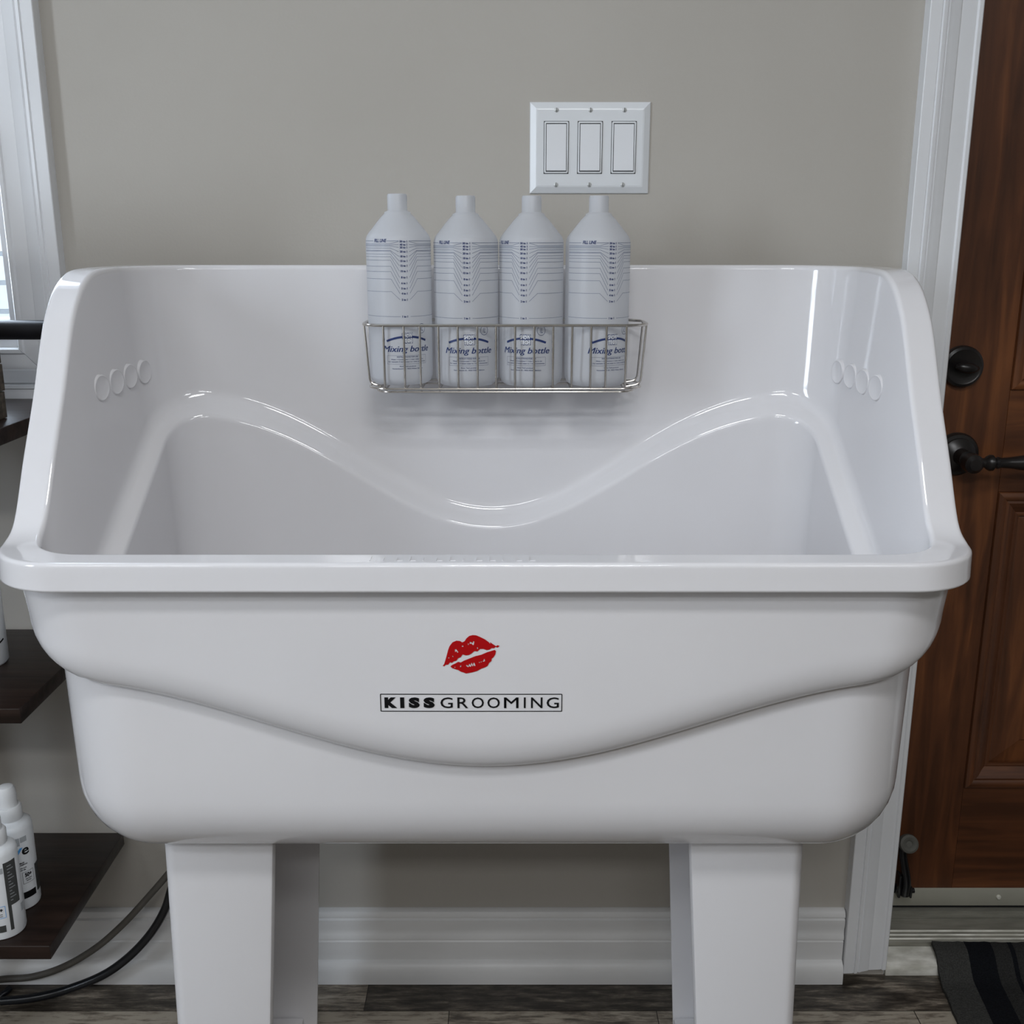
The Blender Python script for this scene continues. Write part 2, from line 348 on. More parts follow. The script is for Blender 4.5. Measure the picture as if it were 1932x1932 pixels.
# ------------------------------------------------------------------ door
DY = .13
door = empty('door_1', (1.04, DY, .045)); tag(door, kind='structure')
dx0, dx1, dz0, dz1 = DX0+.003, DX1-.003, .046, DZ1-.004
sx = .779; sx2 = dx1-(sx-dx0); ft = .010
pan = [(.274, .798), (.962, 1.93)]
bm = B(); box(bm, dx0, dx1, DY+ft+.006, DY+.045, dz0, dz1); obj('door_core', bm, M['woodv'], door, smooth=False)
for xa, xb in ((dx0, sx), (sx2, dx1)):
    bm = B(); box(bm, xa, xb, DY, DY+ft+.006, dz0, dz1, .0006, 1); obj('stile', bm, M['woodv'], door, smooth=False)
for za, zb in ((dz0, pan[0][0]), (pan[0][1], pan[1][0]), (pan[1][1], dz1)):
    bm = B(); box(bm, sx+.0004, sx2-.0004, DY+.0003, DY+ft+.006, za, zb, .0006, 1); obj('rail', bm, M['woodh'], door, smooth=False)
MP = [(0, 0), (.001, .004), (.005, .0065), (.010, .0055), (.013, .002), (.016, .0035), (.020, .001), (.027, -.006), (.031, -.0085), (.033, -.007), (.036, -.0075), (.0365, -.012)]
for za, zb in pan:
    for i in range(4):
        cs = [(sx, za), (sx2, za), (sx2, zb), (sx, zb)]; di = [(1, 1), (-1, 1), (-1, -1), (1, -1)]
        bm = B(); A, D = [], []
        for (x_, z_), (ax, az), L_ in ((cs[i], di[i], A), (cs[(i+1) % 4], di[(i+1) % 4], D)):
            for w_, d in MP: L_.append(bm.verts.new((x_+ax*w_*1.15, DY-d, z_+az*w_*1.15)))
        for j in range(len(MP)-1): bm.faces.new((A[j], A[j+1], D[j+1], D[j]))
        obj('moulding', bm, M['woodh'] if i in (0, 2) else M['woodv'], door, ang=40)
    bm = B()      # raised and fielded panel
    a0 = .042
    lo = [(sx+a0, za+a0), (sx2-a0, za+a0), (sx2-a0, zb-a0), (sx+a0, zb-a0)]
    rs = []
    for ins, dep in ((0, .012), (.004, .0105), (.045, .004), (.0475, .0015)):
        rs.append([bm.verts.new((x_+(ins if i in (0, 3) else -ins), DY+dep, z_+(ins if i < 2 else -ins))) for i, (x_, z_) in enumerate(lo)])
    for p, q_ in zip(rs, rs[1:]):
        for i in range(4): bm.faces.new((p[i], p[(i+1) % 4], q_[(i+1) % 4], q_[i]))
    bm.faces.new(rs[-1]); obj('raised_panel', bm, M['woodv'], door, smooth=False)
bm = B(); box(bm, dx0, dx1, DY-.0035, DY-.0004, .043, .078, .0012); sw = obj('door_sweep', bm, M['sweep'], door)
for xx in (.862, 1.16):
    bm = B(); lathe(bm, [(.0, .004), (.003, .0035), (.0045, .001), (.0045, 0)], 16, (xx, DY-.0036, .061), 'y'); obj('screw', bm, M['alubright'], sw)
bm = B(); box(bm, dx0, dx1, DY-.002, DY+.03, .0395, .0455); obj('sweep_seal', bm, M['blackmetal'], sw, smooth=False)
# deadbolt and lever
def disc(prof, c, m, name, par, n=40):
    bm = B(); lathe(bm, prof, n, c, 'y'); return obj(name, bm, m, par)
db = P3(1813, 691, 1.66)
d_ = disc([(.0325, 0), (.0325, .006), (.031, .010), (.027, .0125), (.025, .0115), (.0, .0125)], (db.x, DY, db.z), M['bronze'], 'deadbolt', door)
bm = B(); pts = spline([(db.x-.017, DY-.022, db.z+.002), (db.x-.010, DY-.024, db.z+.0015), (db.x, DY-.025, db.z), (db.x+.010, DY-.024, db.z-.001), (db.x+.018, DY-.022, db.z-.001)], 4)
tube(bm, pts, [.003+.0055*math.sin(PI*i/(len(pts)-1)) for i in range(len(pts))], 12); lathe(bm, [(.007, .010), (.006, .022)], 14, (db.x, DY, db.z), 'y')
obj('thumb_turn', bm, M['bronze'], d_)
lv = P3(1803, 856, 1.66)
l_ = disc([(.0345, 0), (.0345, .005), (.032, .009), (.027, .010), (.0265, .014), (.020, .019), (.013, .022), (.0125, .045), (0, .045)], (lv.x, DY, lv.z), M['bronze'], 'rosette', door)
bm = B(); cz = lv.z-.004; hy = DY-.052; hx = lv.x+.004
lathe(bm, [(.0, .018), (.009, .0175), (.0145, .012), (.0155, 0), (.0145, -.012), (.009, -.0175), (.0, -.018)], 28, (hx, hy, cz), 'y')
hp = [(.012, .008), (.020, .0075), (.023, .010), (.027, .0125), (.032, .0125), (.035, .009), (.037, .0075), (.040, .0095), (.046, .0078), (.060, .0088), (.075, .0112), (.088, .0125), (.100, .0105), (.110, .0075), (.114, .0072), (.116, .0095), (.121, .0105), (.126, .0095), (.130, .005), (.131, 0)]
lathe(bm, [(r_, h) for h, r_ in hp], 24, (hx, hy, cz), 'x')
obj('lever_handle', bm, M['bronze'], l_)
# kick-down holder, flipped up
kb = P3(1700, 1678, 1.655); kt = P3(1709, 1590, 1.64)
bm = B(); box(bm, kb.x-.019, kb.x+.012, DY-.008, DY-.0036, kb.z-.006, kb.z+.012, .003)
box(bm, kb.x-.013, kb.x-.008, DY-.026, DY-.006, kb.z-.004, kb.z+.040, .002); box(bm, kb.x+.009, kb.x+.013, DY-.024, DY-.006, kb.z-.006, kb.z+.016, .002)
tube(bm, [(kb.x-.014, DY-.017, kb.z+.006), (kb.x+.018, DY-.017, kb.z+.006)], .0045, 12)
tube(bm, spline([(kb.x+.001, DY-.017, kb.z+.0), (kb.x+.001, DY-.021, kb.z+.03), (kt.x-.004, DY-.022, kt.z-.02), (kt.x-.002, DY-.020, kt.z-.004)], 5), [.010, .0095, .009, .0085, .008, .0078, .0075, .0072, .007, .007, .007, .007, .0072, .0075, .008, .008], 14)
ds = obj('door_stop', bm, M['blackgloss'], door)
bm = B(); lathe(bm, [(.0, .0), (.013, 0), (.015, .003), (.0165, .012), (.0155, .018), (.012, .020), (.007, .0185), (.005, .016), (.0, .016)], 28)
bmesh.ops.transform(bm, matrix=Matrix.Translation((kt.x, DY-.020, kt.z))@Matrix.Rotation(math.radians(66), 4, 'X'), verts=bm.verts)
obj('rubber_tip', bm, M['rubber'], ds)

# ------------------------------------------------------------------ the tub
CX = -.027
NF, NC, NS, NB = 64, 14, 56, 64          # points on front, each corner, each side, back
def interp(tab, x):
    if x <= tab[0][0]: return tab[0][1]
    if x >= tab[-1][0]: return tab[-1][1]
    for i in range(len(tab)-1):
        if tab[i][0] <= x <= tab[i+1][0]:
            x0, y0 = tab[i]; x1, y1 = tab[i+1]; h = x1-x0; t = (x-x0)/h
            m0 = (y1-tab[i-1][1])/(x1-tab[i-1][0]) if i > 0 else 0
            m1 = (tab[i+2][1]-y0)/(tab[i+2][0]-x0) if i+2 < len(tab) else 0
            return (2*t**3-3*t*t+1)*y0+(t**3-2*t*t+t)*h*m0+(-2*t**3+3*t*t)*y1+(t**3-t*t)*h*m1
RZ = [(.9, .892), (1.02, .892), (1.045, .8935), (1.0717, .909), (1.109, .968), (1.150, 1.031), (1.188, 1.096), (1.210, 1.122), (1.234, 1.141), (1.265, 1.1535), (1.30, 1.157), (1.40, 1.1575), (1.6, 1.158)]
def rimz(x, s): return interp(RZ, s)
def wave(x, s):
    q = min(1, max(0, (s-1.01)/.41)); base = .751+q*.233; t = min(1, abs(x)/.455)
    bump = ((1+math.cos(PI*t))/2)**(1+.5*q); return base-(.097+.063*q)*bump
def loop(a, sF, sB, Rf, Rb):
    pts = []
    for i in range(NF): t = i/NF; pts.append((-a+Rf+t*2*(a-Rf), sF))
    for i in range(NC): g = PI/2*i/NC; pts.append((a-Rf+Rf*math.sin(g), sF+Rf-Rf*math.cos(g)))
    for i in range(NS): t = i/NS; pts.append((a, sF+Rf+t*(sB-Rb-sF-Rf)))
    for i in range(NC): g = PI/2*i/NC; pts.append((a-Rb+Rb*math.cos(g), sB-Rb+Rb*math.sin(g)))
    for i in range(NB): t = i/NB; pts.append((a-Rb-t*2*(a-Rb), sB))
    for i in range(NC): g = PI/2*i/NC; pts.append((-a+Rb-Rb*math.sin(g), sB-Rb+Rb*math.cos(g)))
    for i in range(NS): t = i/NS; pts.append((-a, sB-Rb+t*(sF+Rf-sB+Rb)))
    for i in range(NC): g = PI/2*i/NC; pts.append((-a+Rf-Rf*math.cos(g), sF+Rf-Rf*math.sin(g)))
    return pts
def rr(base, i):
    a, sF, sB, Rf, Rb = base; return loop(a-i, sF+i, sB-i, max(Rf-i, .006), max(Rb-i, .006))
LOW = (.470, 1.020, 1.42, .10, .10); UP = (.486, .991, 1.448, .085, .085); RIM = (.493, .970, 1.472, .078, .085); INN = (.458, 1.006, 1.440, .062, .085)
rings = []
def ring(pts, zf): rings.append([(x, s, zf(x, s)) for x, s in pts])
def scaled(pts, k, c=(0, 1.215)): return [(c[0]+(x-c[0])*k, c[1]+(s-c[1])*k) for x, s in pts]
ZB = .519
for k in (.02, .4, .8): ring(scaled(rr(LOW, .094), k), lambda x, s: ZB)
for i in range(11):
    g = PI/2*i/10; ring(rr(LOW, .004+.09*(1-math.sin(g))), lambda x, s, g=g: ZB+.09*(1-math.cos(g)))
for k in (.2, .4, .6, .8, .95): ring(rr(LOW, .004*(1-k)), lambda x, s, k=k: ZB+.09+(wave(x, s)-ZB-.09)*k)
ring(rr(LOW, .0), lambda x, s: wave(x, s)-.001)
def mix(b1, b2, t): return tuple(p+(q-p)*t for p, q in zip(b1, b2))
for i in range(1, 11):
    g = PI/2*i/10; ring(rr(mix(LOW, UP, .85*math.sin(g)), 0), lambda x, s, g=g: wave(x, s)+.050*(1-math.cos(g)))
for k in (.15, .3, .5, .7, .85, .95): ring(rr(mix(LOW, UP, .85+.15*k), 0), lambda x, s, k=k: (wave(x, s)+.050)*(1-k)+k*(rimz(x, s)-.032))
ring(rr(UP, 0), lambda x, s: rimz(x, s)-.028)
ring(rr(RIM, .008), lambda x, s: rimz(x, s)-.0275); ring(rr(RIM, .0015), lambda x, s: rimz(x, s)-.029); ring(rr(RIM, 0), lambda x, s: rimz(x, s)-.0275); ring(rr(RIM, .0001), lambda x, s: rimz(x, s)-.0262)
ring(rr(RIM, .0005), lambda x, s: rimz(x, s)-.014); ring(rr(RIM, .0007), lambda x, s: rimz(x, s)-.0056)
for i in range(7):
    g = PI/2*i/6; ring(rr(RIM, .0008+.0042*(1-math.cos(g))), lambda x, s, g=g: rimz(x, s)-.0042*(1-math.sin(g)))
for t in (.05, .35, .7, .96): ring(rr(mix((.4880, .9750, 1.467, .073, .080), (.463, .9995, 1.445, .067, .090), t), 0), lambda x, s: rimz(x, s))
for i in range(8):
    g = PI/2*i/7; ring(rr(INN, -.0055*(1-math.sin(g))), lambda x, s, g=g: rimz(x, s)-.007*(1-math.cos(g)))
LED = .030
def topz(x, s): return rimz(x, s)-.007
for k in (.12, .25, .4, .55, .7, .85): ring(rr(INN, .014*k), lambda x, s, k=k: topz(x, s)*(1-k)+k*(wave(x, s)+.020))
# concave fillet, sloping ledge, convex edge
for i in range(9):
    t = i/8; g = PI/2*t; ring(rr(INN, .014+.013*(1-math.cos(g))), lambda x, s, g=g: wave(x, s)+.020-.021*math.sin(g))
for i in range(1, 10):
    t = i/9; g = PI/2*t; ring(rr(INN, .033+.005*math.sin(g)), lambda x, s, g=g: wave(x, s)-.005-.008*(1-math.cos(g)))
for k in (.2, .4, .6, .8, 1): ring(rr(INN, .038+.008*k), lambda x, s, k=k: (wave(x, s)-.013)*(1-k)+k*.62)
for i in range(1, 9):
    g = PI/2*i/8; ring(rr(INN, .046+.07*(1-math.cos(g))), lambda x, s, g=g: .62-.07*math.sin(g))
for k in (.7, .4, .02): ring(scaled(rr(INN, .116), k), lambda x, s, k=k: .549-.004*(1-k))
bm = B(); VR = [[bm.verts.new((x+CX, s-CD, z)) for x, s, z in r_] for r_ in rings]; n = len(VR[0])
for a, b_ in zip(VR, VR[1:]):
    for i in range(n): bm.faces.new((a[i], a[(i+1) % n], b_[(i+1) % n], b_[i]))
bm.faces.new(VR[0]); bm.faces.new(VR[-1])
tub = empty('grooming_tub', (CX, -.31, 0))
tag(tub, 'large white plastic dog grooming tub with high back, red lips logo and moulded legs', 'tub')
basin = obj('basin', bm, M['tub'], tub, ang=50)
tb = BVHTree.FromPolygons([tuple(v.co+Vector(tub.location)) for v in basin.data.vertices], [tuple(p.vertices) for p in basin.data.polygons])
# legs: channels open towards the middle
def leg(sg):
    bm = B(); x_o = lambda z: -.033+sg*(.374+.006*(1-z/.52)*1.6); x_i = lambda z: -.035+sg*(.241+.036*(1-z/.52)); x_b = lambda z: -.0255+sg*(.242+.029*(1-z/.52))
    ys, yb, th = 1.100-CD, 1.368-CD, .005; top = .545
    R = .015
    def outline(z):
        xo, xi, xb = x_o(z), x_i(z), x_b(z); o = []
        o.append((xi, ys+.012)); o.append((xi, ys+.004)); o.append((xi+sg*.0015, ys+.001)); o.append((xi+sg*.004, ys))
        for k in range(9): g = PI/2*k/8; o.append((xo-sg*R+sg*R*math.sin(g), ys+R-R*math.cos(g)))
        for k in range(5): g = PI/2*k/4; o.append((xo-sg*.010+sg*.010*math.cos(g), yb-.010+.010*math.sin(g)))
        o.append((xb+sg*.003, yb)); o.append((xb, yb-.0015)); o.append((xb, yb-.007)); o.append((xb+sg*.003, yb-.0075))
        for k in range(5): g = PI/2*(4-k)/4; o.append((xo-sg*.012+sg*.006*math.cos(g), yb-.013+.0055*math.sin(g)))
        for k in range(9): g = PI/2*(8-k)/8; o.append((xo-sg*R+sg*(R-.006)*math.sin(g), ys+R-(R-.006)*math.cos(g)))
        o.append((xi+sg*.006, ys+.006)); o.append((xi+sg*.005, ys+.012)); return o
    zs = [0, .06, .15, .25, .35, .45, .50, top]; V = [[bm.verts.new((x, y_, z)) for x, y_ in outline(z)] for z in zs]; m = len(V[0])
    for a, b_ in zip(V, V[1:]):
        for i in range(m): bm.faces.new((a[i], a[(i+1) % m], b_[(i+1) % m], b_[i]))
    bm.faces.new(V[0]); bm.faces.new(V[-1])
    o = obj('leg', bm, M['leg'], tub, ang=40)
    bm = B(); z1 = .058
    xa, xb_ = sorted((x_i(.05)+sg*.004, x_o(.05)-sg*.007)); 
    box(bm, xa, xb_, ys+.008, yb-.009, .001, z1, .003); obj('foot_plate', bm, M['leg'], o)
    bm = B(); lathe(bm, [(.0, .004), (.007, .0035), (.009, .0), (.009, -.002)], 20, (x_i(.05)+sg*.030, yb-.045, z1)); obj('foot_bolt', bm, M['bronze'], o)
leg(-1); leg(1)
# boss under each leg top
for sg in (-1, 1):
    bm = B(); 
    lo = [(.245, 1.106), (.36, 1.106), (.36, 1.36), (.245, 1.36)]
    x0, x1 = sorted((-.034+sg*.243, -.034+sg*.371)); box(bm, x0, x1, 1.103-CD, 1.365-CD, .508, .526, .004, 3); obj('leg_collar', bm, M['tub'], tub)
# tilted oval bosses inside each side panel
for sg in (-1, 1):
    for s_, z_ in ((1.234, 1.024), (1.279, 1.025), (1.324, 1.026), (1.369, 1.026)):
        hit = tb.ray_cast(Vector((CX+sg*.3, s_-CD, z_)), Vector((sg, 0, 0)))
        bm = B(); lathe(bm, [(.0, .0046), (.0125, .0048), (.0140, .0056), (.0150, .0050), (.0156, .003), (.0158, -.004), (0, -.004)], 36)
        mt = Matrix.Translation(hit[0]+Vector((sg*.0022, 0, 0)))@Matrix.Rotation(sg*math.radians(11), 4, 'Z')@Matrix.Rotation(-sg*PI/2, 4, 'Y')
        bmesh.ops.transform(bm, matrix=mt, verts=bm.verts); obj('finger_boss', bm, M['tub'], tub)

# lettering helpers
def text_mesh(txt, size, bold=0, shear=0, spacing=1, align='CENTER'):
    cu = bpy.data.curves.new('t', 'FONT'); cu.body = txt; cu.size = size; cu.offset = bold; cu.shear = shear; cu.space_character = spacing
    cu.align_x = align; cu.resolution_u = 3; cu.fill_mode = 'FRONT'
    o = bpy.data.objects.new('t', cu); C.objects.link(o); dg = bpy.context.evaluated_depsgraph_get(); dg.update()
    me = bpy.data.meshes.new_from_object(o.evaluated_get(dg)); bpy.data.objects.remove(o); bpy.data.curves.remove(cu); return me
def fit(me, w=None, h=None):
    xs = [v.co.x for v in me.vertices]; ys = [v.co.y for v in me.vertices]
    kx = w/(max(xs)-min(xs)) if w else None; ky = h/(max(ys)-min(ys)) if h else None
    kx = kx or ky; ky = ky or kx; cx = (max(xs)+min(xs))/2; cy = (max(ys)+min(ys))/2
    for v in me.vertices: v.co = ((v.co.x-cx)*kx, (v.co.y-cy)*ky, 0)
    return me
def add_mesh(bm, me, f):
    vs = [bm.verts.new(f(v.co.x, v.co.y)) for v in me.vertices]
    for p in me.polygons:
        try: bm.faces.new([vs[i] for i in p.vertices])
        except ValueError: pass
    bpy.data.meshes.remove(me)
def strip(bm, pts, wd, f, sub=1):
    """polyline of width wd in the flat label plane"""
    out = []
    for (a, b_), (c, d) in zip(pts, pts[1:]):
        L_ = math.hypot(c-a, d-b_); nx, ny = -(d-b_)/L_*wd/2, (c-a)/L_*wd/2; m = max(1, int(L_/sub))
        for k in range(m):
            t0, t1 = k/m, (k+1)/m; p = (a+(c-a)*t0, b_+(d-b_)*t0); q = (a+(c-a)*t1, b_+(d-b_)*t1)
            bm.faces.new([bm.verts.new(f(*z)) for z in ((p[0]-nx, p[1]-ny), (q[0]-nx, q[1]-ny), (q[0]+nx, q[1]+ny), (p[0]+nx, p[1]+ny))])
def on_front(x, z, off=.0005):
    hit = tb.ray_cast(Vector((x, -1.2, z)), Vector((0, 1, 0))); return Vector((x, hit[0].y-off, z))
# KISSGROOMING in its box, corners from the photograph
sF = .9955
def fr(u, v): return P3(u, v, sF)
p0 = fr(719, 1341); p1 = fr(1060, 1308.5); bw = p1.x-p0.x; bh = p1.z-p0.z; mc = ((p0.x+p1.x)/2, (p0.z+p1.z)/2)
tz = lambda x, y_: on_front(mc[0]+x, mc[1]+y_)
bm = B(); hw, hh = bw/2, bh/2; strip(bm, [(-hw, -hh), (hw, -hh), (hw, hh), (-hw, hh), (-hw, -hh)], .0009, tz, .02)
obj('lettering_frame', bm, M['black'], tub, smooth=False)
def letters(word, us, ue, bold, par, hpx=(1314.5, 1335)):
    # each letter placed between its measured pixel columns
    bm = B()
    za, zb = fr(900, hpx[1]).z, fr(900, hpx[0]).z
    for ch, a, b_ in zip(word, us, ue):
        cx = (fr(a, 1325).x+fr(b_, 1325).x)/2; cz = (za+zb)/2
        for sh_ in ((-.00010, 0, .00010) if ch == 'M' else (0,)):      # M: widened by overlap, its outline cannot take an offset
            me = fit(text_mesh(ch, 1, 0 if ch == 'M' else bold), fr(b_, 1325).x-fr(a, 1325).x-(.0002 if ch == 'M' else 0), zb-za)
            add_mesh(bm, me, lambda x, y_: on_front(cx+x+sh_, cz+y_, .0005+abs(sh_)*.3))
    return obj('lettering', bm, M['black'], par, smooth=False)
X8 = lambda q: 680+q/4.6
letters('KISS', [X8(q) for q in (210, 346, 420, 548)], [X8(q) for q in (320, 382, 516, 646)], .075, tub)
letters('GROOMING', [X8(q) for q in (695, 842, 966, 1102, 1246, 1418, 1480, 1615)], [X8(q) for q in (802, 936, 1072, 1210, 1372, 1434, 1580, 1722)], .006, tub)
# red lips
Y8 = lambda q: 1170+q/4.6
upper = [(715, 388), (728, 372), (738, 340), (752, 290), (762, 250), (775, 215), (800, 182), (835, 167), (865, 170), (885, 182), (905, 172), (920, 148), (945, 126), (975, 118), (1005, 120), (1040, 135), (1080, 155), (1112, 178), (1128, 196), (1126, 180), (1142, 192), (1160, 204), (1178, 216), (1190, 206), (1208, 213), (1192, 228), (1172, 222), (1160, 234), (1140, 232), (1120, 246), (1095, 250), (1070, 240), (1040, 240), (1015, 262), (990, 258), (965, 280), (940, 294), (915, 296), (888, 288), (872, 312), (850, 320), (835, 342), (812, 348), (795, 362), (780, 356), (762, 378), (742, 378), (730, 392)]
lower = [(782, 392), (800, 378), (822, 368), (850, 352), (872, 358), (900, 342), (950, 322), (1000, 302), (1050, 290), (1100, 268), (1140, 256), (1165, 248), (1177, 258), (1172, 285), (1158, 310), (1140, 325), (1138, 345), (1118, 362), (1105, 388), (1080, 402), (1050, 412), (1015, 432), (975, 444), (945, 450), (918, 455), (895, 446), (870, 438), (850, 425), (820, 416), (798, 408)]
hu = [[(820, 245), (832, 240), (852, 268), (842, 274), (836, 258), (824, 268)], [(950, 176), (966, 182), (974, 190), (980, 170), (990, 176), (984, 206), (974, 204), (964, 192), (950, 196)], [(880, 212), (892, 210), (896, 220), (884, 222)], [(798, 298), (806, 300), (808, 312), (800, 308)], [(934, 190), (942, 192), (940, 206), (934, 202)], [(1012, 226), (1020, 224), (1022, 240), (1014, 238)], [(764, 314), (772, 312), (772, 322), (765, 322)]]
hl = [[(918, 378), (930, 382), (938, 392), (944, 370), (952, 372), (958, 388), (962, 362), (970, 362), (976, 386), (982, 360), (990, 360), (1000, 388), (990, 390), (984, 378), (976, 394), (966, 380), (958, 398), (946, 390), (936, 400), (920, 390)], [(1070, 330), (1078, 326), (1082, 346), (1064, 352), (1060, 346), (1070, 342)], [(1028, 354), (1036, 352), (1038, 360), (1030, 362)], [(1044, 350), (1052, 348), (1054, 355), (1046, 357)], [(866, 386), (876, 384), (874, 398), (866, 398)], [(818, 396), (826, 396), (824, 404), (816, 404)]]
bm = B()
for outl, holes in ((upper, hu), (lower, hl)):
    loops = [[Vector((x, y_, 0)) for x, y_ in outl]]+[[Vector((x, y_, 0)) for x, y_ in h] for h in holes]
    flat = [p for l in loops for p in l]; tris = geometry.tessellate_polygon(loops)
    vs = []
    for p in flat:
        q = fr(X8(p.x), Y8(p.y)); vs.append(bm.verts.new(on_front(q.x, q.z)))
    for t in tris:
        try: bm.faces.new([vs[i] for i in t])
        except ValueError: pass
obj('lips_logo', bm, M['red'], tub, smooth=False)
# moulded ruler marks on the front rim
bm = B()
for i in range(13):
    x = -.137+i*.0128; L_ = .014 if i % 3 == 0 else .009
    box(bm, x-.0005, x+.0005, -.549, -.549+L_, .8915, .89235)
    if i % 3 != 1: box(bm, x, x+.006, -.549, -.5484, .8915, .89235)
obj('ruler_marks', bm, M['tub'], tub, smooth=False)

# ------------------------------------------------------------------ wire basket and mixing bottles
bx0, bx1 = P3(682, 613, 1.335).x, P3(1224, 613, 1.335).x
sf, sb = 1.326-CD, 1.416-CD; zt, zb_ = 1.088, 1.0085
bas = empty('wire_basket', ((bx0+bx1)/2, sb, zb_)); tag(bas, 'chrome wire basket hung on the tub back wall holding four clear white bottles', 'basket')
def rrect(x0, x1, y0, y1, r, z, n=8):
    o = []
    for cx, cy, a0 in ((x1-r, y0+r, -PI/2), (x1-r, y1-r, 0), (x0+r, y1-r, PI/2), (x0+r, y0+r, PI)):
        for k in range(n+1): g = a0+PI/2*k/n; o.append(Vector((cx+r*math.cos(g), cy+r*math.sin(g), z)))
    return o
bm = B(); tube(bm, rrect(bx0, bx1, sf, sb+.004, .030, zt), .0019, 10, True); obj('top_rim', bm, M['chrome'], bas)
ins = .006
bm = B(); tube(bm, rrect(bx0+ins, bx1-ins, sf+.003, sb+.002, .028, zb_+.001), .0014, 8, True); obj('bottom_rim', bm, M['chrome'], bas)
bm = B(); tube(bm, rrect(bx0+ins+.010, bx1-ins-.010, sf+.008, sb-.002, .02, zb_-.0035), .0014, 8, True); obj('bottom_rim', bm, M['chrome'], bas)
for q in (207, 330, 427, 540, 657, 775, 888, 1004, 1120, 1235, 1350, 1465, 1557, 1678):
    x = P3(660+q/3.22, 660, 1.327).x
    bm = B(); tube(bm, fillet_path([(x, sf-.0003, zt), (x, sf+.003, zb_+.000), (x, sb+.001, zb_-.000), (x, sb+.004, zt)], .006), .00145, 8); obj('upright_wire', bm, M['chrome'], bas)
for y_ in (.3, .72):
    yy = sf+(sb-sf)*y_
    for xa, sg in ((bx0, 1), (bx1, -1)):
        bm = B(); tube(bm, fillet_path([(xa+.0005*sg, yy, zt), (xa+ins*sg, yy, zb_+.004), (xa+(ins+.02)*sg, yy, zb_+.0005)], .008), .00145, 8); obj('upright_wire', bm, M['chrome'], bas)
BR = .0403; BZ = zb_+.0025; BH = .232
BPROF = [(0, .003), (.026, .001), (.033, .0), (.0375, .003), (0.0398, .009), (BR, .016), (BR, .174), (.0399, .1785), (.0385, .1825), (.0355, .1865), (.0215, .2035), (.0165, .2085), (.0160, .2105), (.0135, .2115), (.0122, .2125), (.0122, .230), (.0112, .2320), (.0095, .232), (.0095, .222), (0, .222)]
def wrap(x, z, r=BR, off=.00035): a = x/r; return Vector(((r+off)*math.sin(a), -(r+off)*math.cos(a), z))
GR = .00034
marks = [(50, .1754, .1726), (40, .1716, .1712), (30, .1683, .1699), (20, .1634, .1675), (18, .1578, .1648), (15, .1523, .1639), (12, .1467, .1605), (10, .1402, .1574), (8, .1328, .1532), (6, .1259, .146), (5, .1196, .1397), (4, .1135, .131), (2, .106, .1158), (1, .0856, .086)]
